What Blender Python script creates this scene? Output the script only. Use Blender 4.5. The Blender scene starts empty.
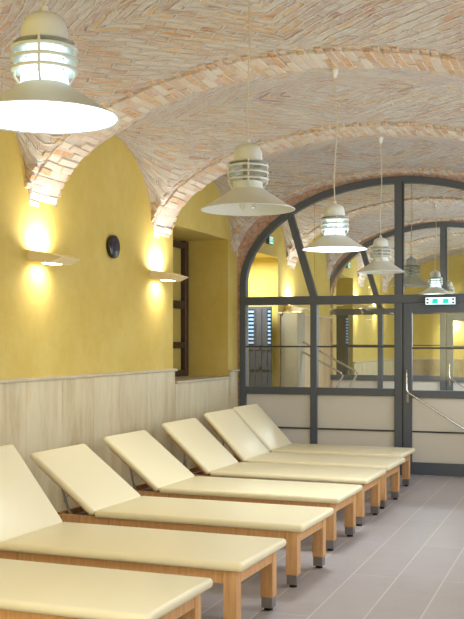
import bpy, bmesh, math, random
from mathutils import Vector, Matrix
random.seed(7)
SC = bpy.context.scene
COL = SC.collection
R = math.radians

# ------------------------------------------------------------------ camera
cd = bpy.data.cameras.new('camera')
cam = bpy.data.objects.new('camera', cd); COL.objects.link(cam)
cd.sensor_fit = 'VERTICAL'; cd.sensor_height = 24.0; cd.sensor_width = 18.0
cd.lens = 24.0 * 1000 / 619.0
cd.shift_y = 32.5 / 619.0
cam.location = (0, 0, 1.7)
cam.rotation_euler = (R(90), 0, R(19.7))
cd.clip_start = 0.02; cd.clip_end = 200
SC.camera = cam

# ------------------------------------------------------------------ world, exposure
w = bpy.data.worlds.new('world'); SC.world = w; w.use_nodes = True
w.node_tree.nodes['Background'].inputs[0].default_value = (0.85, 0.92, 1.0, 1)
w.node_tree.nodes['Background'].inputs[1].default_value = 1.0
vs = SC.view_settings
vs.view_transform = 'Standard'; vs.look = 'None'; vs.gamma = 1.0; vs.use_curve_mapping = False
vs.exposure = 0.0

def area(name, loc, rot, sx, sy, power, col=(1, 1, 1), spread=180):
    l = bpy.data.lights.new(name, 'AREA'); l.shape = 'RECTANGLE'; l.size = sx; l.size_y = sy
    l.energy = power; l.color = col; l.spread = R(spread)
    o = bpy.data.objects.new(name, l); COL.objects.link(o); o.location = loc; o.rotation_euler = rot
    return o
def point(name, loc, power, col, rad=0.05):
    l = bpy.data.lights.new(name, 'POINT'); l.energy = power; l.color = col; l.shadow_soft_size = rad
    o = bpy.data.objects.new(name, l); COL.objects.link(o); o.location = loc
    return o
WARM = (1.0, 0.96, 0.88); COOL = (0.86, 0.94, 1.0); DAY = (0.83, 0.91, 1.0)

# fill lights at windows added to the unseen right wall (panes just behind)
WIN_Y = [6.4, 8.95, 11.5, 16.66, 19.2, 21.8]
for yy in WIN_Y:
    area('window_daylight', (-0.30 + min(.46, max(0, .085 * (12.81 - yy))), yy, 2.0), (0, R(90), 0), 1.3, 1.5, 36 if yy < 13 else 85, DAY)
area('side_hall_daylight', (1.9, 1.2, 1.6), (0, R(90), 0), 2.2, 5.0, 80, DAY)  # added fill light out of view, no window modelled here
area('near_end_daylight', (-2.4, -2.4, 2.0), (R(-90), 0, 0), 3.4, 2.6, 190, DAY)  # added unseen fill light behind the camera

# ------------------------------------------------------------------ helpers
def lin(c):
    return tuple(((v / 255) / 12.92 if v / 255 <= .04045 else ((v / 255 + .055) / 1.055) ** 2.4) for v in c) + (1,)
class NT:
    def __init__(s, name):
        s.m = bpy.data.materials.new(name); s.m.use_nodes = True; s.t = s.m.node_tree; s.t.nodes.clear()
        s.out = s.n('ShaderNodeOutputMaterial'); s.b = s.n('ShaderNodeBsdfPrincipled'); s.l(s.b, 0, s.out, 0)
    def n(s, t, **k):
        x = s.t.nodes.new(t)
        for a, v in k.items(): setattr(x, a, v)
        return x
    def l(s, a, ai, b, bi): s.t.links.new(a.outputs[ai], b.inputs[bi])
    def noise(s, scale, vec=None, detail=4, rough=.6):
        x = s.n('ShaderNodeTexNoise'); x.inputs['Scale'].default_value = scale; x.inputs['Detail'].default_value = detail
        x.inputs['Roughness'].default_value = rough
        if vec: s.l(vec[0], vec[1], x, 'Vector')
        return x
    def ramp(s, src, si, stops, interp='LINEAR'):
        x = s.n('ShaderNodeValToRGB'); x.color_ramp.interpolation = interp
        e = x.color_ramp.elements
        e[0].position, e[0].color = stops[0][0], lin(stops[0][1]); e[1].position, e[1].color = stops[-1][0], lin(stops[-1][1])
        for p, c in stops[1:-1]:
            q = e.new(p); q.color = lin(c)
        s.l(src, si, x, 0); return x
    def mix(s, a, ai, b, bi, f=.5, fac=None, blend='MIX'):
        x = s.n('ShaderNodeMixRGB', blend_type=blend); x.inputs[0].default_value = f
        if fac: s.l(fac[0], fac[1], x, 0)
        s.l(a, ai, x, 1)
        if isinstance(b, tuple): x.inputs[2].default_value = b
        else: s.l(b, bi, x, 2)
        return x
    def bump(s, h, hi, st, dist=.01):
        x = s.n('ShaderNodeBump'); x.inputs['Strength'].default_value = st; x.inputs['Distance'].default_value = dist
        s.l(h, hi, x, 'Height'); s.l(x, 0, s.b, 'Normal'); return x
def plain(name, c, rough=.5, metal=0, emit=None, est=0, nz=0, spec=.5, coat=0):
    k = NT(name); k.b.inputs['Base Color'].default_value = lin(c)
    k.b.inputs['Roughness'].default_value = rough; k.b.inputs['Metallic'].default_value = metal
    k.b.inputs['Specular IOR Level'].default_value = spec; k.b.inputs['Coat Weight'].default_value = coat
    if nz:
        tc = k.n('ShaderNodeTexCoord'); nn = k.noise(nz, (tc, 'Object'))
        c2 = tuple(v * .9 for v in c); rp = k.ramp(nn, 0, [(.3, c2), (.7, c)]); k.l(rp, 0, k.b, 'Base Color')
    if emit:
        k.b.inputs['Emission Color'].default_value = lin(emit); k.b.inputs['Emission Strength'].default_value = est
    return k.m
def M_yellow():
    k = NT('yellow_limewash'); tc = k.n('ShaderNodeTexCoord')
    a = k.noise(1.3, (tc, 'Object'), 6, .65); b = k.noise(9, (tc, 'Object'), 5, .7)
    ra = k.ramp(a, 0, [(.3, (198, 170, 78)), (.5, (208, 183, 96)), (.72, (220, 200, 122))])
    rb = k.ramp(b, 0, [(.3, (200, 172, 80)), (.7, (216, 193, 108))])
    m = k.mix(ra, 0, rb, 0, .35); k.l(m, 0, k.b, 'Base Color'); k.b.inputs['Roughness'].default_value = .75
    k.bump(b, 0, .15, .004); return k.m
def M_vault():
    k = NT('whitewashed_vault_brick'); uv = k.n('ShaderNodeUVMap'); tc = k.n('ShaderNodeTexCoord')
    nz = k.noise(2.2, (tc, 'Object'), 3)
    sub = k.n('ShaderNodeVectorMath', operation='SUBTRACT'); k.l(nz, 1, sub, 0); sub.inputs[1].default_value = (.5, .5, .5)
    scl = k.n('ShaderNodeVectorMath', operation='SCALE'); k.l(sub, 0, scl, 0); scl.inputs['Scale'].default_value = .09
    nz2 = k.noise(14, (tc, 'Object'), 3)
    sub2 = k.n('ShaderNodeVectorMath', operation='SUBTRACT'); k.l(nz2, 1, sub2, 0); sub2.inputs[1].default_value = (.5, .5, .5)
    scl2 = k.n('ShaderNodeVectorMath', operation='SCALE'); k.l(sub2, 0, scl2, 0); scl2.inputs['Scale'].default_value = .032
    ad = k.n('ShaderNodeVectorMath', operation='ADD'); k.l(uv, 0, ad, 0); k.l(scl, 0, ad, 1)
    ad2 = k.n('ShaderNodeVectorMath', operation='ADD'); k.l(ad, 0, ad2, 0); k.l(scl2, 0, ad2, 1)
    br = k.n('ShaderNodeTexBrick'); k.l(ad2, 0, br, 0)
    br.inputs['Color1'].default_value = (0, 0, 0, 1); br.inputs['Color2'].default_value = (1, 1, 1, 1)
    br.inputs['Mortar'].default_value = (.5, .5, .5, 1)
    for n_, v in (('Scale', 1), ('Mortar Size', .013), ('Mortar Smooth', .8), ('Brick Width', .29), ('Row Height', .078)): br.inputs[n_].default_value = v
    cr = k.ramp(br, 0, [(0, (200, 190, 180)), (.25, (186, 148, 134)), (.45, (216, 206, 192)), (.65, (194, 158, 140)), (.82, (218, 180, 120)), (.9, (206, 150, 92)), (1, (150, 98, 84))])
    # whitewash wiped over the bricks, and patches of ochre and rose
    big = k.noise(.9, (tc, 'Object'), 4)
    bt = k.ramp(big, 0, [(.38, (192, 166, 158)), (.5, (202, 192, 180)), (.64, (216, 182, 120))])
    m1 = k.mix(cr, 0, bt, 0, .35)
    mp = k.n('ShaderNodeMapping'); mp.inputs['Scale'].default_value = (3.5, 17, 1); k.l(ad2, 0, mp, 0)
    st = k.noise(1.6, (mp, 0), 4, .7); sr = k.n('ShaderNodeMapRange'); k.l(st, 0, sr, 0)
    sr.inputs[1].default_value = .42; sr.inputs[2].default_value = .66; sr.inputs[4].default_value = .8
    m2 = k.mix(m1, 0, lin((220, 221, 218)), 0, .5, (sr, 0))
    m3 = k.mix(m2, 0, lin((226, 221, 214)), 0, .5, (br, 1))
    k.l(m3, 0, k.b, 'Base Color'); k.b.inputs['Roughness'].default_value = .85
    inv = k.n('ShaderNodeMath', operation='SUBTRACT'); inv.inputs[0].default_value = 1; k.l(br, 1, inv, 1)
    mu = k.n('ShaderNodeMath', operation='MULTIPLY_ADD'); k.l(st, 0, mu, 0); mu.inputs[1].default_value = .8; k.l(inv, 0, mu, 2)
    k.bump(mu, 0, .8, .028); return k.m
def M_brick(name, c):
    k = NT(name); tc = k.n('ShaderNodeTexCoord'); a = k.noise(22, (tc, 'Object'), 5, .7)
    rp = k.ramp(a, 0, [(.34, c), (.56, tuple((v + w_) / 2 for v, w_ in zip(c, (226, 216, 204))))]); k.l(rp, 0, k.b, 'Base Color')
    k.b.inputs['Roughness'].default_value = .85; k.bump(a, 0, .6, .01); return k.m
def M_stone(name, cs, axis):
    k = NT(name); tc = k.n('ShaderNodeTexCoord'); sp = k.n('ShaderNodeSeparateXYZ'); k.l(tc, 'Object', sp, 0)
    dv = k.n('ShaderNodeMath', operation='DIVIDE'); k.l(sp, axis, dv, 0); dv.inputs[1].default_value = .612
    fl = k.n('ShaderNodeMath', operation='FLOOR'); k.l(dv, 0, fl, 0)
    wn = k.n('ShaderNodeTexWhiteNoise', noise_dimensions='1D'); k.l(fl, 0, wn, 'W')
    ad = k.n('ShaderNodeVectorMath', operation='ADD'); k.l(tc, 'Object', ad, 0)
    sc_ = k.n('ShaderNodeVectorMath', operation='SCALE'); k.l(wn, 1, sc_, 0); sc_.inputs['Scale'].default_value = 9; k.l(sc_, 0, ad, 1)
    mp = k.n('ShaderNodeMapping'); mp.inputs['Scale'].default_value = (2.6, 2.6, .55); mp.inputs['Rotation'].default_value = (.25, .1, 0); k.l(ad, 0, mp, 0)
    a = k.noise(1.7, (mp, 0), 7, .66); rp = k.ramp(a, 0, [(.3, cs[0]), (.48, cs[1]), (.6, cs[2]), (.75, cs[3])])
    tn = k.ramp(wn, 0, [(0, (228, 218, 182)), (1, (206, 186, 144))]); m = k.mix(rp, 0, tn, 0, .2)
    k.l(m, 0, k.b, 'Base Color'); k.b.inputs['Roughness'].default_value = .42; return k.m
def M_floor():
    k = NT('mauve_grey_floor_tile'); tc = k.n('ShaderNodeTexCoord')
    mp = k.n('ShaderNodeMapping'); mp.inputs['Rotation'].default_value = (0, 0, R(90)); k.l(tc, 'Object', mp, 0)
    br = k.n('ShaderNodeTexBrick'); k.l(mp, 0, br, 0); br.offset = .5
    for n_, v in (('Scale', 1), ('Mortar Size', .006), ('Mortar Smooth', .2), ('Brick Width', 2.4), ('Row Height', .327)): br.inputs[n_].default_value = v
    br.inputs['Color1'].default_value = (0, 0, 0, 1); br.inputs['Color2'].default_value = (1, 1, 1, 1)
    cr = k.ramp(br, 0, [(0, (168, 160, 160)), (.5, (172, 165, 166)), (1, (176, 168, 167))])
    a = k.noise(5, (tc, 'Object'), 6, .65); ar = k.ramp(a, 0, [(.3, (160, 150, 148)), (.7, (184, 178, 178))])
    m = k.mix(cr, 0, ar, 0, .4); m2 = k.mix(m, 0, lin((200, 190, 184)), 0, .5, (br, 1))
    k.l(m2, 0, k.b, 'Base Color')
    rr = k.n('ShaderNodeMapRange'); k.l(a, 0, rr, 0); rr.inputs[3].default_value = .36; rr.inputs[4].default_value = .55; k.l(rr, 0, k.b, 'Roughness')
    inv = k.n('ShaderNodeMath', operation='SUBTRACT'); inv.inputs[0].default_value = 1; k.l(br, 1, inv, 1)
    k.bump(inv, 0, .4, .003); return k.m
def M_wood():
    k = NT('beech_wood'); tc = k.n('ShaderNodeTexCoord')
    mp = k.n('ShaderNodeMapping'); mp.inputs['Scale'].default_value = (22, 22, 1.6); k.l(tc, 'Object', mp, 0)
    a = k.noise(2, (mp, 0), 5, .6); rp = k.ramp(a, 0, [(.3, (206, 152, 98)), (.55, (222, 172, 118)), (.75, (232, 190, 138))])
    k.l(rp, 0, k.b, 'Base Color'); k.b.inputs['Roughness'].default_value = .45; return k.m
def M_glass():
    k = NT('clear_glass'); t = k.n('ShaderNodeBsdfTransparent'); t.inputs[0].default_value = (.93, .95, .94, 1)
    g = k.n('ShaderNodeBsdfGlossy'); g.inputs['Roughness'].default_value = .01
    f = k.n('ShaderNodeFresnel'); f.inputs[0].default_value = 1.45
    mx = k.n('ShaderNodeMixShader'); k.l(f, 0, mx, 0); k.l(t, 0, mx, 1); k.l(g, 0, mx, 2); k.l(mx, 0, k.out, 0); return k.m
def M_frost():
    k = NT('frosted_glass'); d = k.n('ShaderNodeBsdfDiffuse'); d.inputs[0].default_value = lin((226, 222, 214))
    t = k.n('ShaderNodeBsdfTranslucent'); t.inputs[0].default_value = lin((232, 226, 218))
    mx = k.n('ShaderNodeMixShader'); mx.inputs[0].default_value = .35; k.l(d, 0, mx, 1); k.l(t, 0, mx, 2)
    g = k.n('ShaderNodeBsdfGlossy'); g.inputs['Roughness'].default_value = .3
    m2 = k.n('ShaderNodeMixShader'); m2.inputs[0].default_value = .06; k.l(mx, 0, m2, 1); k.l(g, 0, m2, 2); k.l(m2, 0, k.out, 0); return k.m
MT = dict(yellow=M_yellow(), vault=M_vault(), floor=M_floor(), wood=M_wood(), glass=M_glass(), frost=M_frost(),
    stone=M_stone('beige_travertine', [(186, 162, 118), (212, 198, 162), (220, 208, 174), (206, 166, 112)], 1),
    stone_end=M_stone('brown_marble', [(120, 92, 70), (168, 144, 116), (190, 170, 142), (136, 108, 84)], 0),
    stone_tan=M_stone('tan_travertine', [(150, 116, 76), (172, 140, 98), (184, 154, 112), (160, 124, 80)], 1),
    cap=plain('stone_cap', (206, 194, 166), .5, nz=6),
    frame=plain('anthracite_metal', (84, 90, 100), .42, .1),
    gasket=plain('black_gasket', (38, 42, 44), .5),
    bar=plain('dark_glazing_bar', (74, 72, 68), .4, .2),
    chrome=plain('chrome', (215, 215, 215), .18, 1), steel=plain('brushed_steel', (150, 148, 150), .35, .8),
    black=plain('black_rubber', (22, 22, 24), .6), navy=plain('dark_disc', (42.5, 42, 56), .25), navy_rim=plain('dark_disc_rim', (20, 18, 26), .15, spec=.7),
    vinyl=plain('cream_vinyl', (241, 231, 196), .36, spec=.5), under=plain('brown_underside', (140, 92, 66), .7, nz=8),
    lamp=plain('beige_lamp_paint', (224, 228, 222), .42), lampin=plain('lamp_inner', (176, 160, 140), .5),
    white=plain('white_plastic', (232, 232, 228), .4), cord=plain('pale_cord', (214, 206, 188), .6),
    bulb_off=plain('bulb_off', (225, 222, 214), .2),
    glow=plain('lamp_glow', (255, 255, 255), .5, emit=(228, 246, 255), est=9), ringglow=plain('lamp_tube_glow', (255, 255, 255), .5, emit=(190, 226, 240), est=1.5),
    sconce=plain('sconce_plaster', (228, 214, 180), .6), slot=plain('sconce_glow', (255, 255, 255), .5, emit=(255, 240, 200), est=14),
    signw=plain('sign_white', (230, 250, 250), .4, emit=(215, 250, 248), est=.85), teal=plain('sign_teal', (0, 190, 165), .4, emit=(0, 205, 178), est=.7),
    tealdk=plain('sign_dark_teal', (10, 70, 75), .4), signrim=plain('sign_casing', (60, 84, 96), .4),
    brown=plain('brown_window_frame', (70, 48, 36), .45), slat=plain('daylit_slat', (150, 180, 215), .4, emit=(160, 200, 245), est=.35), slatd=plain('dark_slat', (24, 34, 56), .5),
    door=plain('dark_grey_door', (82, 82, 92), .45), plaster=plain('pale_plaster', (222, 212, 190), .85, nz=2),
    sky=plain('window_daylight_pane', (255, 255, 255), .5, emit=(240, 246, 255), est=1.6), mort=M_brick('lime_mortar', (196, 182, 168)))
BR = [M_brick('rib_brick_pale', (214, 196, 176)), M_brick('rib_brick_rose', (204, 168, 146)), M_brick('rib_brick_ochre', (206, 164, 116)), M_brick('rib_brick_white', (222, 212, 198)), M_brick('rib_brick_orange', (196, 142, 88))]

class MB:
    def __init__(s): s.bm = bmesh.new()
    def box(s, a, b, bev=0, seg=2, mi=0, mat=None):
        r = bmesh.ops.create_cube(s.bm, size=1); v = r['verts']
        c = [(a[i] + b[i]) / 2 for i in range(3)]; d = [abs(b[i] - a[i]) for i in range(3)]
        for q in v: q.co = Vector((c[0] + q.co.x * d[0], c[1] + q.co.y * d[1], c[2] + q.co.z * d[2]))
        if mat:
            for q in v: q.co = mat @ q.co
        fs = {f for q in v for f in q.link_faces}
        for f in fs: f.material_index = mi
        if bev:
            es = list({e for q in v for e in q.link_edges})
            bmesh.ops.bevel(s.bm, geom=es, offset=bev, segments=seg, profile=.5, affect='EDGES')
        return s
    def tube(s, pts, r, n=10, mi=0):
        pts = [Vector(p) for p in pts]; rings = []
        for i, p in enumerate(pts):
            t = (pts[min(i + 1, len(pts) - 1)] - pts[max(i - 1, 0)]).normalized()
            a = Vector((0, 0, 1)) if abs(t.z) < .95 else Vector((1, 0, 0))
            u = t.cross(a).normalized(); v = t.cross(u)
            rings.append([s.bm.verts.new(p + (u * math.cos(2 * math.pi * k / n) + v * math.sin(2 * math.pi * k / n)) * r) for k in range(n)])
        for i in range(len(rings) - 1):
            for k in range(n): s.bm.faces.new((rings[i][k], rings[i][(k + 1) % n], rings[i + 1][(k + 1) % n], rings[i + 1][k])).material_index = mi
        s.bm.faces.new(rings[0][::-1]); s.bm.faces.new(rings[-1]); return s
    def lathe(s, prof, n=40, c=(0, 0, 0), mi=0, axis='z', caps=True):
        rings = []
        for r, z in prof:
            ring = []
            for k in range(n):
                t = 2 * math.pi * k / n; x, y = r * math.cos(t), r * math.sin(t)
                p = (x, y, z) if axis == 'z' else (z, x, y)
                ring.append(s.bm.verts.new((c[0] + p[0], c[1] + p[1], c[2] + p[2])))
            rings.append(ring)
        for i in range(len(rings) - 1):
            for k in range(n): s.bm.faces.new((rings[i][k], rings[i][(k + 1) % n], rings[i + 1][(k + 1) % n], rings[i + 1][k])).material_index = mi
        if caps: s.bm.faces.new(rings[0][::-1]); s.bm.faces.new(rings[-1])
        else:
            for k in range(n): s.bm.faces.new((rings[-1][k], rings[-1][(k + 1) % n], rings[0][(k + 1) % n], rings[0][k])).material_index = mi
        return s
    def prism(s, poly, a, b, f, mi=0):
        """poly of 2d points; f(u,v,t) -> 3d point for t in (a,b)"""
        A = [s.bm.verts.new(f(u, v, a)) for u, v in poly]; B = [s.bm.verts.new(f(u, v, b)) for u, v in poly]
        n = len(poly)
        for i in range(n): s.bm.faces.new((A[i], A[(i + 1) % n], B[(i + 1) % n], B[i])).material_index = mi
        s.bm.faces.new(A[::-1]).material_index = mi; s.bm.faces.new(B).material_index = mi; return s
    def quad(s, *p, mi=0):
        f = s.bm.faces.new([s.bm.verts.new(q) for q in p]); f.material_index = mi; return f
    def done(s, name, mats, parent=None, smooth=False, weld=False, fixn=True):
        if weld: bmesh.ops.remove_doubles(s.bm, verts=s.bm.verts, dist=1e-5)
        if fixn: bmesh.ops.recalc_face_normals(s.bm, faces=s.bm.faces)
        me = bpy.data.meshes.new(name); s.bm.to_mesh(me); s.bm.free()
        o = bpy.data.objects.new(name, me); COL.objects.link(o)
        for m in (mats if isinstance(mats, list) else [mats]): me.materials.append(MT[m] if isinstance(m, str) else m)
        if smooth:
            for p in me.polygons: p.use_smooth = True
            if smooth != 'full':
                md = me
                md.set_sharp_from_angle(angle=R(40))
        if parent: o.parent = parent
        return o
def struct(o, label=None):
    o['kind'] = 'structure'
    if label: o['label'] = label
    return o
def tag(o, label, cat, group=None):
    o['label'] = label; o['category'] = cat
    if group: o['group'] = group
    return o
def empty(name, loc, rz=0):
    o = bpy.data.objects.new(name, None); COL.objects.link(o); o.location = loc; o.rotation_euler = (0, 0, rz); o.empty_display_size = .1
    return o
def copy_tree(o, parent=None):
    c = o.copy(); COL.objects.link(c)
    if parent: c.parent = parent
    for ch in list(o.children): copy_tree(ch, c)
    return c

# ------------------------------------------------------------------ vault geometry
XC, HW = -2.38, 2.12
XL, XR = XC - HW, XC + HW          # -4.5, -0.26
RY0, RP, RW = 7.67, 2.57, .46       # first rib, pitch, width
RIBS = [RY0 + RP * k for k in range(-4, 8)]
Y0, Y1 = -2.5, 25.2
SPR, RISE = 2.82, 1.03
def XRf(y): return XR + min(.46, max(0, .085 * (12.81 - y)))      # the right wall splays outwards towards the near end
def XCf(y): return (XL + XRf(y)) / 2
def HWf(y): return (XRf(y) - XL) / 2
def RIf(y): return RISE + .07 * min(1, max(0, (12.81 - y) / 5.14))
def ribz(x, y):
    s = min(1, abs(x - XCf(y)) / HWf(y)); return RIf(y) * math.sqrt(max(0, 1 - s * s))
def splay(o):
    for v in o.data.vertices: v.co.x += XRf(v.co.y) - XR
    return o
def lunz(y):
    k = math.floor((y - RY0) / RP); d = y - (RY0 + RP * (k + .5)); h = (RP - RW) / 2
    t = min(1, abs(d) / h); return .94 * math.sqrt(max(0, 1 - t * t))
def vz(x, y):
    a, b = ribz(x, y), lunz(y)
    return SPR + .03 + (a ** 5 + b ** 5) ** .2

# ceiling: brick bays
m = MB(); bm = m.bm; uvl = bm.loops.layers.uv.new('UVMap')
NX, NY = 56, 32
for k in range(-4, 7):
    ya, yb = RY0 + RP * k + RW / 2 - .02, RY0 + RP * (k + 1) - RW / 2 + .02
    if yb < Y0 or ya > Y1: continue
    yc = (ya + yb) / 2; hh = (yb - ya) / 2
    cs = [-math.cos(math.pi * i / NX) for i in range(NX + 1)]
    ys = [yc - hh * math.cos(math.pi * j / NY) for j in range(NY + 1)]
    cs[0] -= .014; cs[-1] += .014
    arc = [0]; hw = HWf(yc)
    for i in range(1, NX + 1):
        xa, xb = XCf(yc) + cs[i - 1] * hw, XCf(yc) + cs[i] * hw
        arc.append(arc[-1] + math.hypot(xb - xa, ribz(xb, yc) - ribz(xa, yc)))
    am = arc[NX // 2]
    V = [[bm.verts.new((XCf(y) + c * HWf(y), y, vz(XCf(y) + c * HWf(y), min(max(y, ya + .02), yb - .02)))) for y in ys] for c in cs]
    def uvof(i, j):
        p, q = abs(arc[i] - am), abs(ys[j] - yc) * 1.15
        return ((p - q) * .7071 + 5 + k * 3.3, (p + q) * .7071 + 3)
    for i in range(len(cs) - 1):
        for j in range(NY):
            f = bm.faces.new((V[i][j], V[i + 1][j], V[i + 1][j + 1], V[i][j + 1])); f.smooth = True
            for lp, (a, b) in zip(f.loops, ((i, j), (i + 1, j), (i + 1, j + 1), (i, j + 1))): lp[uvl].uv = uvof(a, b)
struct(m.done('ceiling', 'vault', fixn=False), 'shallow whitewashed brick vault bays between the ribs')

# transverse ribs with individual bricks
def rib(yc, n):
    m = MB(); N = 90; XC, HW, RISE = XCf(yc), HWf(yc), RIf(yc)
    th = [math.pi * i / N for i in range(N + 1)]
    P = [(XC - HW * math.cos(t), SPR + RISE * math.sin(t)) for t in th]
    a = RW / 2 - .012
    # mortar core
    for i in range(N):
        (x0, z0), (x1, z1) = P[i], P[i + 1]
        n0 = Vector((x0 - XC, 0, (z0 - SPR) * (HW / RISE) ** 2 * .3 + .02)).normalized(); n1 = Vector((x1 - XC, 0, (z1 - SPR) * (HW / RISE) ** 2 * .3 + .02)).normalized()
        o = .010
        p0 = Vector((x0, 0, z0)) + n0 * o; p1 = Vector((x1, 0, z1)) + n1 * o
        q0 = p0 + n0 * .16; q1 = p1 + n1 * .16
        y_0, y_1 = Vector((0, yc - a, 0)), Vector((0, yc + a, 0))
        m.quad(p0 + y_0, p0 + y_1, p1 + y_1, p1 + y_0, mi=5)
        m.quad(p0 + y_0, p1 + y_0, q1 + y_0, q0 + y_0, mi=5); m.quad(p0 + y_1, q0 + y_1, q1 + y_1, p1 + y_1, mi=5)
    # bricks by arc length
    F = 2000; L = [0]; Q = [(XC - HW * math.cos(math.pi * i / F), SPR + RISE * math.sin(math.pi * i / F)) for i in range(F + 1)]
    for i in range(F): L.append(L[-1] + math.hypot(Q[i + 1][0] - Q[i][0], Q[i + 1][1] - Q[i][1]))
    def at(s):
        lo, hi = 0, F
        while hi - lo > 1:
            md = (lo + hi) // 2
            if L[md] < s: lo = md
            else: hi = md
        t = (Vector((Q[hi][0], 0, Q[hi][1])) - Vector((Q[lo][0], 0, Q[lo][1]))).normalized()
        p = Vector((Q[lo][0], 0, Q[lo][1])); nn = Vector((-t.z, 0, t.x)); return p, t, nn
    s = .03; c = 0; rnd = random.Random(n * 13 + 5)
    while s < L[-1] - .04:
        p, t, nn = at(s + .03)
        B = Matrix(((t.x, 0, nn.x, p.x), (0, 1, 0, yc), (t.z, 0, nn.z, p.z), (0, 0, 0, 1)))
        cuts = [-.23, .06, .23] if c % 2 else [-.23, -.06, .23]
        high = (p.z - SPR) / RISE
        for k in range(2):
            wts = [3, 2 + high, 1 + 1.2 * high, 4.5 - 3.2 * high, .5 + 1.2 * high]
            mi = rnd.choices(range(5), wts)[0]
            dz = rnd.uniform(-.010, .010); e0 = rnd.uniform(-.012, .012) if k == 0 else 0; e1 = rnd.uniform(-.012, .012) if k == 1 else 0
            sk = rnd.uniform(-.006, .006); tw = Matrix.Rotation(rnd.uniform(-.05, .05), 4, 'Z')
            m.box((-.031 + sk, cuts[k] + .006 + e0, dz), (.031 + sk, cuts[k + 1] - .006 + e1, .13), .006, 1, mi, mat=B @ tw)
        if c % 2 == 0 or rnd.random() < .35:      # rough soldier edge against the bays
            for sd in (-1, 1):
                if rnd.random() < .95:
                    e = rnd.uniform(.045, .085)
                    y_a, y_b = (-.23 - e, -.21) if sd < 0 else (.21, .23 + e)
                    m.box((-.026, y_a, .012 + rnd.uniform(0, .012)), (.026, y_b, .13), .006, 1, rnd.choices((4, 2, 1), (5, 3, 2))[0], mat=B)
        s += .0735; c += 1
    return struct(m.done('trim_%d' % n, BR + ['mort'], fixn=True), 'transverse rib of rough whitewashed bricks')
n = 1
for yc in RIBS:
    if Y0 < yc < Y1 - .3: rib(yc, n); n += 1

# ------------------------------------------------------------------ side walls
WT = .08
def side_wall(name, x, sgn, niches, openings, ya, yb):
    """sgn=-1: left wall (room is at +x).  niches: (y0,y1,z0,z1,depth); openings likewise without back"""
    m = MB()
    ys = set([ya, yb])
    for k in range(-5, 9):
        c = RY0 + RP * (k + .5); h = (RP - RW) / 2
        for i in range(41):
            y = c - h * math.cos(math.pi * i / 40)
            if ya < y < yb: ys.add(round(y, 4))
    for nn in niches + openings:
        for y in nn[:2]:
            if ya < y < yb: ys.add(y)
    ys = sorted(ys)
    def top(y): return SPR + .10 + lunz(y) + (.0 if lunz(y) > 0 else 0)
    for y0, y1 in zip(ys, ys[1:]):
        if y1 - y0 < 1e-5: continue
        yc = (y0 + y1) / 2; spans = [(0, None)]
        for nn in niches + openings:
            if nn[0] <= yc <= nn[1]: spans = ([(0, nn[2])] if nn[2] > 0 else []) + [(nn[3], None)]
        for za, zb in spans:
            m.quad((x, y0, za), (x, y1, za), (x, y1, top(y1) if zb is None else zb), (x, y0, top(y0) if zb is None else zb))
    for y0, y1, z0, z1, d in niches + openings:
        X = x + sgn * d
        m.quad((x, y0, z0), (X, y0, z0), (X, y0, z1), (x, y0, z1)); m.quad((x, y1, z0), (x, y1, z1), (X, y1, z1), (X, y1, z0))
        m.quad((x, y0, z1), (X, y0, z1), (X, y1, z1), (x, y1, z1)); m.quad((x, y0, z0), (x, y1, z0), (X, y1, z0), (X, y0, z0))
    for y0, y1, z0, z1, d in niches:
        X = x + sgn * d; m.quad((X, y0, z0), (X, y1, z0), (X, y1, z1), (X, y0, z1))
    return struct(m.done(name, 'yellow', weld=True), 'yellow limewashed wall')
NICHE = [(10.56, 12.41, 1.22, 3.05, .65), (13.25, 14.66, 0, 2.99, .6), (18.4, 19.8, 0, 2.99, .6)]
side_wall('wall_left', XL, -1, NICHE, [], Y0, Y1)
splay(side_wall('wall_right', XR, 1, [], [(y - .65, y + .65, 1.25, 2.75, .25) for y in WIN_Y] + [(-1.6, 4.7, 0, 2.8, .4)], Y0, Y1))
struct(MB().box((XL - 1.2, Y0 - .2, -.1), (2.6, Y1 + .3, 0)).done('floor', 'floor'), 'mauve grey tiled floor with pale joints')
bpy.data.objects['floor'].location.x = 0
def end_wall(name, y, mat='yellow'):
    m = MB(); N = 40; xc, hw, ri = XCf(y), HWf(y), RIf(y)
    pts = [(XL, 0)] + [(xc - hw * math.cos(math.pi * i / N), SPR + .14 + ri * 1.06 * math.sin(math.pi * i / N)) for i in range(N + 1)] + [(xc + hw, 0)]
    m.prism(pts, y, y + .06, lambda u, v, t: (u, t, v)); return struct(m.done(name, mat), 'yellow end wall')
end_wall('wall_far', Y1 - .1)
end_wall('wall_near', Y0 - .04)
# side hall the camera stands in
m = MB(); m.box((2.2, -2.6, 0), (2.26, 4.8, 2.86)); m.box((XR + .56, 4.74, 0), (2.2, 4.8, 2.86)); m.box((XR + .56, -2.6, 0), (2.2, -2.54, 2.86)); m.box((XR + .46, -2.6, 2.82), (2.26, 4.8, 2.88))
struct(m.done('wall_side_hall', 'plaster'), 'pale walls of the side hall')

# added unseen windows in the right wall, panes glow as fill
for i, y in enumerate(WIN_Y):
    wnd = MB().box((XR + .17, y - .65, 1.25), (XR + .19, y + .65, 2.75)).done('window_%d' % (i + 2), 'sky'); splay(wnd); struct(wnd, 'daylit window pane')
    m = MB()
    for a in (-.65, -.03, .59): m.box((XR + .12, y + a, 1.25), (XR + .17, y + a + .06, 2.75))
    for z in (1.25, 2.05, 2.69): m.box((XR + .125, y - .65, z), (XR + .165, y + .65, z + .06))
    splay(m.done('window_frame', 'brown', wnd))

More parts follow.
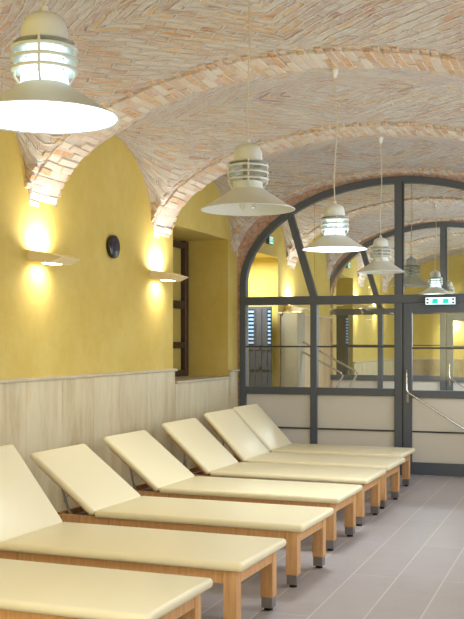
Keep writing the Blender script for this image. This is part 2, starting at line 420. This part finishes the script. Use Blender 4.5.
# window in the left niche
X = XL - .65
wnd = MB().box((X + .01, 10.6, 1.27), (X + .03, 12.36, 3.02)).done('window_1', plain('yellowish_pane', (196, 176, 96), .2)); struct(wnd, 'dark framed window in the niche of the left wall')
m = MB()
for a, b in ((10.58, 10.68), (11.44, 11.52), (12.28, 12.39)): m.box((X + .02, a, 1.25), (X + .10, b, 3.04), .006, 1)
for z in (1.25, 1.62, 2.14, 2.94): m.box((X + .022, 10.6, z), (X + .095, 12.38, z + (.1 if z > 2 and z < 2.9 else .08)), .006, 1)
m.done('window_frame', 'brown', wnd)

# ------------------------------------------------------------------ wainscots
def wains(idx, ya, yb, top, x=XL, sg=1, mat='stone', label='beige stone wainscot slabs with a projecting cap', sill=0):
    m = MB(); k0 = math.floor((ya - .06) / .612)
    y = ya
    while y < yb - .01:
        nx = min(yb, (math.floor(y / .612 + 1e-4) + 1) * .612)
        m.box((x - .02 * sg, y + .0015, 0), (x + .028 * sg, nx - .0015, top - .028), .002, 1); y = nx
    m.box((x - .01 * sg, ya, 0), (x + .02 * sg, yb, top - .03))
    o = struct(m.done('trim_%d' % idx, mat), label)
    c = MB().box((x - (.02 + sill) * sg, ya - (0 if sill else .005), top - .03), (x + .062 * sg, yb + .005, top), .008, 2).done('ledge', 'cap', o)
    return o
wains(20, Y0, 10.555, 1.396)
wains(21, 10.565, 12.40, 1.25, sill=.64, label='lower stone wainscot with a deep sill under the niche')
wains(22, 12.415, 12.72, 1.335)
wains(23, 14.67, 17.83, 2.16, mat='stone_tan', label='tall stone cladding behind the glass partition')
struct(MB().box((XL + .03, 14.70, 0), (-4.2, 15.12, 2.16), .004, 1).done('trim_27', plain('grey_beige_stone', (166, 156, 132), .5, nz=3)), 'stone clad pier at the head of the handrails')
wains(24, 19.81, Y1 - .1, 1.30)
o = wains(25, 4.8, 12.7, 1.24, x=XR, sg=-1)
splay(o); splay(o.children[0])
m = MB(); x = XL + .04
while x < XR: m.box((x, Y1 - .13, 0), (min(x + .609, XR), Y1 - .09, 1.26)); x += .612
o = struct(m.done('trim_26', 'stone_end'), 'brown marble wainscot of the far wall'); MB().box((XL, Y1 - .16, 1.26), (XR, Y1 - .09, 1.29)).done('ledge', 'cap', o)

# ------------------------------------------------------------------ glass partitions
AC, AHW, ASP, ARI = -2.36, 2.10, 2.45, 1.37
def arch(x, inset=0):
    s = (x - AC) / (AHW - inset); return ASP + (ARI - inset) * math.sqrt(max(0, 1 - s * s))
def partition(yc, label, group, first):
    root = empty('glass_partition', (AC, yc, 0)); tag(root, label, 'partition')
    Y = 0; oX = AC
    def P(mb, name, mat, **k):
        o = mb.done(name, mat, root, **k); return o
    def bx(x0, x1, z0, z1, d=.05, bev=.005): return MB().box((x0 - oX, -d, z0), (x1 - oX, d, z1), bev, 1)
    # arch frame
    N = 64; m = MB(); fw = .085
    out = [(AC - AHW * math.cos(math.pi * i / N) - oX, ASP + ARI * math.sin(math.pi * i / N)) for i in range(N + 1)]
    inn = [(AC - (AHW - fw) * math.cos(math.pi * i / N) - oX, ASP + (ARI - fw) * math.sin(math.pi * i / N)) for i in range(N + 1)]
    out = [(out[0][0], 0)] + out + [(out[-1][0], 0)]; inn = [(inn[0][0], 0)] + inn + [(inn[-1][0], 0)]
    for i in range(len(out) - 1):
        m.prism([out[i], out[i + 1], inn[i + 1], inn[i]], -.05, .05, lambda u, v, t: (u, t, v))
    P(m, 'arch_frame', 'frame', weld=True)
    # posts
    P(bx(-2.36, -2.262, 0, arch(-2.31) - .05, .055), 'post', 'frame')
    P(MB().box((-2.262 - oX, -.05, 0), (-2.246 - oX, .03, arch(-2.25) - .06)), 'gasket', 'gasket')
    P(bx(-3.475, -3.385, 0, 2.2), 'post', 'frame')
    P(bx(-1.18, -1.09, 0, 2.2), 'post', 'frame')
    # slanted bars of the fanlight
    for a, b in (((-3.43, 2.28), (-3.77, arch(-3.77) - .05)), ((-1.13, 2.28), (-.95, arch(-.95) - .04))):
        d = Vector((b[0] - a[0], b[1] - a[1])).normalized(); pn = Vector((d.y, -d.x)) * .045
        q = [(a[0] + pn.x - oX, a[1] + pn.y), (a[0] - pn.x - oX, a[1] - pn.y), (b[0] - pn.x - oX, b[1] - pn.y), (b[0] + pn.x - oX, b[1] + pn.y)]
        P(MB().prism(q, -.04, .04, lambda u, v, t: (u, t, v)), 'radial_bar', 'frame')
    # transom and rails
    P(bx(AC - AHW + .04, AC + AHW - .04, 2.195, 2.305, .06), 'transom', 'frame')
    for x0, x1 in ((AC - AHW + .08, -3.475), (-3.385, -2.36), (-1.09, AC + AHW - .08)):
        P(bx(x0, x1, 1.005, 1.10, .045), 'rail', 'frame')
        P(bx(x0, x1, 0, .12, .045), 'bottom_rail', 'frame')
        P(bx(x0, x1, 1.628, 1.65, .022, .002), 'glazing_bar', 'bar')
        P(bx(x0, x1, .548, .568, .022, .002), 'glazing_bar', 'bar')
        P(MB().box((x0 - oX, -.006, 1.10), (x1 - oX, .006, 2.195)), 'glass_pane', 'glass')
        P(MB().box((x0 - oX, -.006, .12), (x1 - oX, .006, 1.005)), 'frosted_pane', 'frost')
    # fanlight panes
    xs = [AC - AHW + .09, -3.43, -2.31, -1.13, AC + AHW - .09]
    for a, b in zip(xs, xs[1:]):
        n_ = 14; pts = [(a, 2.30), (b, 2.30)] + [(b + (a - b) * i / n_, arch(b + (a - b) * i / n_, .05)) for i in range(n_ + 1)]
        P(MB().prism([(u - oX, v) for u, v in pts], -.005, .005, lambda u, v, t: (u, t, v)), 'glass_pane', 'glass')
    return root
partition(12.81, 'grey metal and glass partition with arched fanlight closing the first hall', None, True)
p2 = partition(17.95, 'smaller looking second arched glass partition seen through the first one', None, False)
p2.location.x -= .14
def spandrel(yc, n):
    # brick filling between rib and arch frame
    m = MB(); N = 60
    for i in range(N):
        t0, t1 = math.pi * i / N, math.pi * (i + 1) / N
        a0 = (AC - AHW * math.cos(t0), ASP + ARI * math.sin(t0) - .01); a1 = (AC - AHW * math.cos(t1), ASP + ARI * math.sin(t1) - .01)
        b0 = (XC - (HW + .05) * math.cos(t0), SPR + .08 + (RISE + .05) * math.sin(t0)); b1 = (XC - (HW + .05) * math.cos(t1), SPR + .08 + (RISE + .05) * math.sin(t1))
        m.prism([a0, a1, b1, b0], yc - .03, yc + .03, lambda u, v, t: (u, t, v))
    m.box((XL - .02, yc - .027, 0), (AC - AHW + .005, yc + .027, 2.92)); m.box((AC + AHW - .005, yc - .027, 0), (XR + .02, yc + .027, 2.92))
    return struct(m.done('trim_%d' % n, M_brick('spandrel_brick', (168, 122, 100))), 'brick filling around the arched glazing')
spandrel(12.81, 30); spandrel(17.95, 31)

def door(yc, n, label):
    root = empty('door_%d' % n, (-2.2, yc, 0)); struct(root, label)
    ox = -2.2
    def bx(x0, x1, z0, z1, d=.035, name='door_frame', mat='frame', bev=.004): return MB().box((x0 - ox, -.02 - d, z0), (x1 - ox, -.02 + d, z1), bev, 1).done(name, mat, root)
    bx(-2.244, -2.135, .01, 2.19, name='stile'); bx(-1.28, -1.185, .01, 2.19, name='stile')
    bx(-2.135, -1.28, 2.07, 2.19, name='head_rail'); bx(-2.135, -1.28, .99, 1.085, name='rail'); bx(-2.135, -1.28, .01, .17, name='kick_plate')
    bx(-2.135, -1.28, 1.61, 1.635, .02, 'glazing_bar', 'bar', .002); bx(-2.135, -1.28, .55, .568, .02, 'glazing_bar', 'gasket', .002)
    bx(-2.135, -1.28, 1.085, 2.07, .006, 'glass_pane', 'glass', 0); bx(-2.135, -1.28, .17, .99, .006, 'frosted_pane', 'frost', 0)
    hy = -.125
    h = MB().tube([(-2.19 - ox, -.05, 1.33), (-2.19 - ox, hy + .02, 1.335), (-2.19 - ox, hy, 1.31), (-2.19 - ox, hy, 1.10), (-2.17 - ox, hy, 1.06), (-1.30 - ox, hy, .50), (-1.25 - ox, hy, .47), (-1.235 - ox, hy + .03, .462), (-1.235 - ox, -.05, .462)], .0125, 12).done('pull_handle', 'chrome', root, smooth=True)
    MB().box((-2.205 - ox, -.062, .93), (-2.175 - ox, -.05, 1.04), .006, 2).done('lock_plate', 'steel', root)
    return root
door(12.81, 1, 'grey framed glass door with a diagonal chrome pull bar'); door(17.95, 2, 'second glass door seen through the first').location.x -= .14

# emergency sign over the door
def sign(loc, rz, W, H, name, label):
    root = empty(name, loc, rz); tag(root, label, 'sign')
    MB().box((-W / 2, -.03, -H / 2), (W / 2, .03, H / 2), .014, 3).done('casing', 'signrim', root)
    MB().box((-W / 2 + .008, -.034, -H / 2 + .008), (W / 2 - .008, -.028, H / 2 - .008), .002, 1).done('lit_panel', 'signw', root)
    k = W / .36
    for s in (-1, 1):
        m = MB(); c = s * .062 * k
        q = [(-.056 * k, -.032), (.056 * k, -.032), (.040 * k, -.018), (.040 * k, .030), (-.034 * k, .030), (-.04 * k, -.018)]
        m.prism([(c + u * H / .115 * .9, v * H / .115) for u, v in q], -.0365, -.034, lambda u, v, t: (u, t, v))
        m.done('pictogram', 'teal', root)
    for s in (-1, 1):
        for z in (-.024, .022): MB().box((s * .148 * k - .013 * k, -.0365, (z - .013) * H / .115), (s * .148 * k + .013 * k, -.034, (z + .013) * H / .115), .001, 1).done('arrow_mark', 'tealdk', root)
    return root
sign((-1.765, 12.70, 2.215), 0, .385, .105, 'exit_sign', 'long white and teal emergency exit sign above the glass door')
sign((XL + .03, 14.13, 3.205), R(90), .19, .115, 'exit_sign', 'small lit exit sign on the yellow wall behind the partition')
sign((XL + .03, 19.2, 3.205), R(90), .19, .115, 'exit_sign', 'farthest small exit sign high on the wall beyond both partitions')

# louvred doors in the niches behind the glass
def louvred(y, n):
    root = empty('door_%d' % n, (XL - .42, y, 0)); struct(root, 'dark grey louvred door leaf')
    MB().box((0, 0, 0), (.375, .045, 2.24), .006, 1).done('door_leaf', 'door', root)
    for i, (a, b) in enumerate(((0.0, .105), (.32, .375))):
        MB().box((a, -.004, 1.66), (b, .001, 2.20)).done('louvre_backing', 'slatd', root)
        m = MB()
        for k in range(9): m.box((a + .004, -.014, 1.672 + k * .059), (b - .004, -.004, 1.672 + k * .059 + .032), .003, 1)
        m.done('louvre_slats', 'slat', root)  # slats glow blue: daylight through the louvres is put into the material
    m = MB(); m.box((.11, -.014, .1), (.13, 0, 2.2)); m.box((.2, -.012, .1), (.225, 0, 2.2)); m.box((.30, -.014, .1), (.315, 0, 2.2)); m.box((.01, -.012, 1.28), (.37, 0, 1.33)); m.box((.01, -.012, 1.58), (.37, 0, 1.63))
    m.done('door_moulding', 'door', root)
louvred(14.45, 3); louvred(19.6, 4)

# ------------------------------------------------------------------ handrails behind the glass
def handrail(x0, z0, x1, z1, y, label):
    m = MB(); m.tube([(x0, y, z0), (x1 - .03, y, z1 + .015), (x1, y, z1 - .02), (x1 - .12, y, z1 - .24), (x1 - .16, y, z1 - .30)], .016, 12)
    m.tube([(x1 - .16, y, z1 - .29), (x1 - .16, y, 0)], .016, 10)
    tag(m.done('handrail', 'chrome', None, smooth=True), label, 'handrail', 'handrails behind the partition')
handrail(-4.29, 1.75, -3.34, 1.24, 15.0, 'upper chrome handrail sloping down behind the glass partition')
handrail(-4.28, 1.59, -3.555, 1.21, 14.98, 'lower chrome handrail sloping down just behind the glass partition')
# ------------------------------------------------------------------ treatment beds
def bed(ang, xr, yfar, label, group='beds in the row', L=1.61, width=.80):
    """origin: floor under the far right corner; bed runs to -x"""
    root = empty('treatment_bed', (xr, yfar - width / 2, 0), R(-1.8)); tag(root, label, 'bed', group)
    h = .447; t = .055; w2 = width / 2
    MB().box((-L, -w2, h - t), (0, w2, h), .024, 4).done('seat_cushion', 'vinyl', root, smooth='full')
    # frame
    m = MB(); zt = h - t
    m.box((-2.02, -w2 + .06, zt - .085), (-.06, -w2 + .09, zt), .003, 1); m.box((-2.02, w2 - .09, zt - .085), (-.06, w2 - .06, zt), .003, 1)
    m.box((-.09, -w2 + .07, zt - .085), (-.062, w2 - .07, zt), .003, 1); m.box((-2.02, -w2 + .07, zt - .085), (-1.99, w2 - .07, zt), .003, 1)
    m.box((-1.0, -w2 + .09, zt - .07), (-.96, w2 - .09, zt - .01)); m.box((-L + .02, -w2 + .09, zt - .06), (-L + .07, w2 - .09, zt - .005))
    m.done('bed_frame', 'wood', root)
    MB().box((-L + .02, -w2 + .09, zt - .014), (-.1, w2 - .09, zt - .001)).done('base_board', 'under', root)
    for sx in (-.098, -1.98):
        for sy in (-1, 1):
            cy = sy * (w2 - .085)
            lg = MB().box((sx - .042, cy - .04, .085), (sx + .042, cy + .04, zt), .005, 2).done('leg', 'wood', root)
            MB().box((sx - .037, cy - .036, .018), (sx + .037, cy + .036, .095), .002, 1).done('metal_sleeve', 'steel', lg)
            MB().lathe([(.027, 0), (.028, .008), (.014, .012), (.01, .03)], 16, (sx, cy, 0)).done('levelling_foot', 'black', lg, smooth=True)
    # backrest
    B = Matrix.Translation((-L - .006, 0, h - t * .5)) @ Matrix.Rotation(R(ang), 4, 'Y')
    bl = .69
    MB().box((-bl, -w2, -t * .5), (0, w2, t * .5), .024, 4, mat=B).done('backrest', 'vinyl', root, smooth='full')
    m = MB()
    for sy in (-1, 1): m.box((-bl + .08, sy * (w2 - .09) - .014, -t * .5 - .035), (-.03, sy * (w2 - .09) + .014, -t * .5), .003, 1, mat=B)
    m.box((-bl + .08, -w2 + .1, -t * .5 - .032), (-bl + .11, w2 - .1, -t * .5), .003, 1, mat=B)
    m.done('backrest_frame', 'wood', root)
    q = B @ Vector((-.40, 0, -t * .5 - .03))
    m = MB()
    for sy in (-1, 1):
        y = sy * (w2 - .13)
        m.tube([(q.x, y, q.z), (q.x + .02, y, q.z - .06), (-1.90, y, zt - .03)], .009, 8)
        m.tube([(q.x + .09, y, q.z - .075), (q.x + .03, y, q.z - .13), (-1.86, y, zt - .05)], .006, 8)
    m.tube([(-1.90, -w2 + .1, zt - .03), (-1.90, w2 - .1, zt - .03)], .009, 8)
    m.done('support_strut', 'steel', root)
    m = MB(); m.box((-2.0, -w2 + .09, zt - .07), (-1.72, w2 - .09, zt - .055), .003, 1); m.box((-1.78, -w2 + .09, zt - .055), (-1.72, w2 - .09, zt - .01), .003, 1)
    m.done('mechanism_tray', 'under', root)
    return root
beds = [
 (45, -1.895, 4.98, 'nearest cream vinyl bed, cut by the lower left corner of the photo'),
 (52, -1.835, 6.14, 'second cream bed from the front, its pale glossy backrest at the left edge'),
 (37.5, -1.835, 7.40, 'third cream bed from the front, low backrest and support strut below the first wall light'),
 (38.5, -1.89, 8.67, 'fourth cream bed from the front, middle of the row of seven'),
 (42.5, -1.905, 9.83, 'fifth cream bed from the front, third nearest to the glass partition'),
 (46.5, -1.895, 10.85, 'second cream bed from the glass partition, backrest touching the last one in view'),
 (46.5, -1.955, 11.88, 'farthest cream bed, next to the glass partition')]
LEN = (1.61, 1.65, 1.63, 1.61, 1.57, 1.56, 1.54)
for b, ln in zip(beds, LEN): bed(*b, L=ln)

# ------------------------------------------------------------------ pendant lamps
def pendant(x, y, z, lit, label, power=0):
    """z = shade rim height"""
    root = empty('pendant_lamp', (x, y, z)); tag(root, label, 'lamp')
    # shade
    MB().lathe([(.268, 0), (.2685, .004), (.235, .022), (.085, .120), (.078, .128), (.074, .128), (.076, .121), (.226, .021), (.262, .002)], 56, caps=False).done('shade', 'lamp', root, smooth=True)
    MB().lathe([(.088, .118), (.082, .150), (.082, .158), (.076, .158), (.076, .120)], 40, caps=False).done('neck', 'ringglow' if lit else 'lamp', root, smooth=True)
    for k in range(3):
        zz = .172 + k * .037; r = .118 - .0 * k
        MB().lathe([(.076, zz + .016), (r, zz + .003), (r + .002, zz - .002), (r - .002, zz - .007), (.076, zz + .002)], 44, caps=False).done('louvre_ring', 'lamp', root, smooth=True)
    MB().lathe([(.110, .266), (.100, .272), (.084, .277), (.080, .325), (.068, .355), (.040, .372), (.016, .378), (.012, .40), (.006, .402), (.006, .39), (.078, .27), (.108, .262)], 44).done('cap', 'lamp', root, smooth=True)
    for k in range(4):
        t = R(20) + k * math.pi / 2; cx, cy = .108 * math.cos(t), .108 * math.sin(t)
        MB().tube([(cx * .8, cy * .8, .118), (cx, cy, .15), (cx, cy, .272)], .005, 8).done('strut', 'lamp', root)
    if lit:
        MB().lathe([(.06, .12), (.062, .14), (.062, .26), (.05, .27)], 32).done('glass_tube', 'ringglow', root, smooth=True)
        MB().lathe([(.255, .004), (.252, .0075), (.2, .009)], 56).done('diffuser', 'glow', root, smooth=True)
    else:
        MB().lathe([(.028, .13), (.028, .16), (.03, .25), (.03, .268)], 20).done('lamp_holder', 'lampin', root, smooth=True)
        for k in range(2):
            t = k * math.pi + .4; cx, cy = .035 * math.cos(t), .035 * math.sin(t)
            MB().tube([(cx, cy, .15), (cx, cy, .02), (cx * .6, cy * .6, .008)], .013, 10).done('bulb', 'bulb_off', root, smooth=True)
    zc = vz(x, y) - .004 - z
    wob = .012 if not lit else .02
    MB().tube([(0, 0, .395), (-wob * .3, 0, .5 + .1 * (zc - .5)), (wob, 0, .5 + .5 * (zc - .5)), (0, 0, zc - .04)], .0045, 8).done('cord', 'cord', root)
    MB().lathe([(.005, zc - .066), (.014, zc - .06), (.028, zc - .02), (.031, zc + .012)], 24).done('ceiling_rose', 'white', root, smooth=True)
    if power:
        l = area('lamp_light', (x, y, z - .012), (0, 0, 0), .46, .46, power, COOL, 170); l.data.shape = 'DISK'
        point('lamp_light', (x, y, z + .20), power * .012, COOL, .06)
pendant(-1.83, 3.13, 2.495, True, 'large lit pendant lamp at the upper left, nearest to the viewer', 20)
pendant(-1.83, 5.38, 2.45, False, 'unlit beige pendant lamp, second nearest, in front of the left of the arch')
pendant(-1.98, 8.04, 2.46, True, 'bright lit pendant lamp hanging between two unlit ones, third nearest', 22)
pendant(-2.14, 10.76, 2.455, False, 'unlit beige pendant lamp hanging left of the central post of the partition')
pendant(-2.23, 13.28, 2.44, False, 'unlit pendant lamp just right of the central post, behind the glass')
pendant(-2.28, 15.8, 2.44, True, 'small lit pendant lamp behind the glass above the exit sign', 40)
pendant(-2.45, 18.6, 2.44, False, 'farthest small unlit pendant lamp beyond the second partition')
for y in (.7,): pendant(-1.84, y, 2.5, True, 'lit pendant lamp behind the viewer', 30)  # lamp added behind the camera to light the near hall

# ------------------------------------------------------------------ wall sconces
def sconce(y, label, z=2.40, up=8, down=2.6, x=XL, grp='wall lights on the piers'):
    root = empty('wall_light', (x, y, z)); tag(root, label, 'wall light', grp)
    W = .175
    prof = [(0, 0), (.10, -.022), (.22, -.028), (.315, .012), (.315, .018), (.2, .052), (0, .085)]
    m = MB(); m.prism(prof, -W, W, lambda u, v, t: (u, t, v)); m.done('shade', 'sconce', root)
    MB().box((.10, -.10, -.032), (.2, .06, -.025)).done('lower_glow', 'slot', root)
    l = area('sconce_light_up', (x + .12, y, z + .10), (0, R(180 - 32), 0), .08, .26, up, WARM, 150)
    l2 = area('sconce_light_down', (x + .11, y, z - .04), (0, R(22), 0), .10, .22, down, WARM, 140)
    return root
sconce(7.585, 'wedge shaped lit wall light left of the dark disc')
sconce(10.085, 'wedge shaped lit wall light right of the dark disc, beside the niche')
sconce(5.0, 'lit wall light on the pier nearer than the photo edge')  # added out of view as a light source for the near hall
sconce(2.45, 'lit wall light on the first pier of the hall')  # likewise added, never in view
sconce(15.2, 'lit wall light seen through the left of the fanlight', z=2.2, up=12)
sconce(20.05, 'left one of two small far wall lights beyond both partitions')
sconce(21.95, 'right one of two small far wall lights beyond both partitions')

# dark round disc on the wall
root = empty('wall_speaker', (XL, 8.99, 2.65)); tag(root, 'round black wall mounted disc between the two lit wall lights', 'speaker')
MB().lathe([(.105, 0), (.116, .01), (.118, .03), (.112, .045), (.098, .05)], 48, axis='x').done('housing', 'navy_rim', root, smooth=True)
MB().lathe([(.097, .0505), (.09, .054), (.02, .055)], 48, axis='x').done('front_disc', 'navy', root, smooth=True)
# niche light behind the partition, spot fixture on far wall
area('niche_light', (XL - .3, 13.9, 2.93), (0, 0, 0), .3, .6, 48, DAY)
root = empty('ceiling_spot', (-3.17, Y1 - .1, 2.32)); tag(root, 'small spot fitting on the far wall seen through the door', 'light')
MB().box((-.12, -.08, 0), (.12, 0, .03), .008, 2).done('housing', 'sconce', root)
MB().box((-.08, -.06, -.006), (.08, -.02, 0)).done('lit_slot', 'slot', root)
area('far_wall_light', (-3.17, Y1 - .24, 2.28), (R(20), 0, 0), .2, .06, 10, WARM, 120)
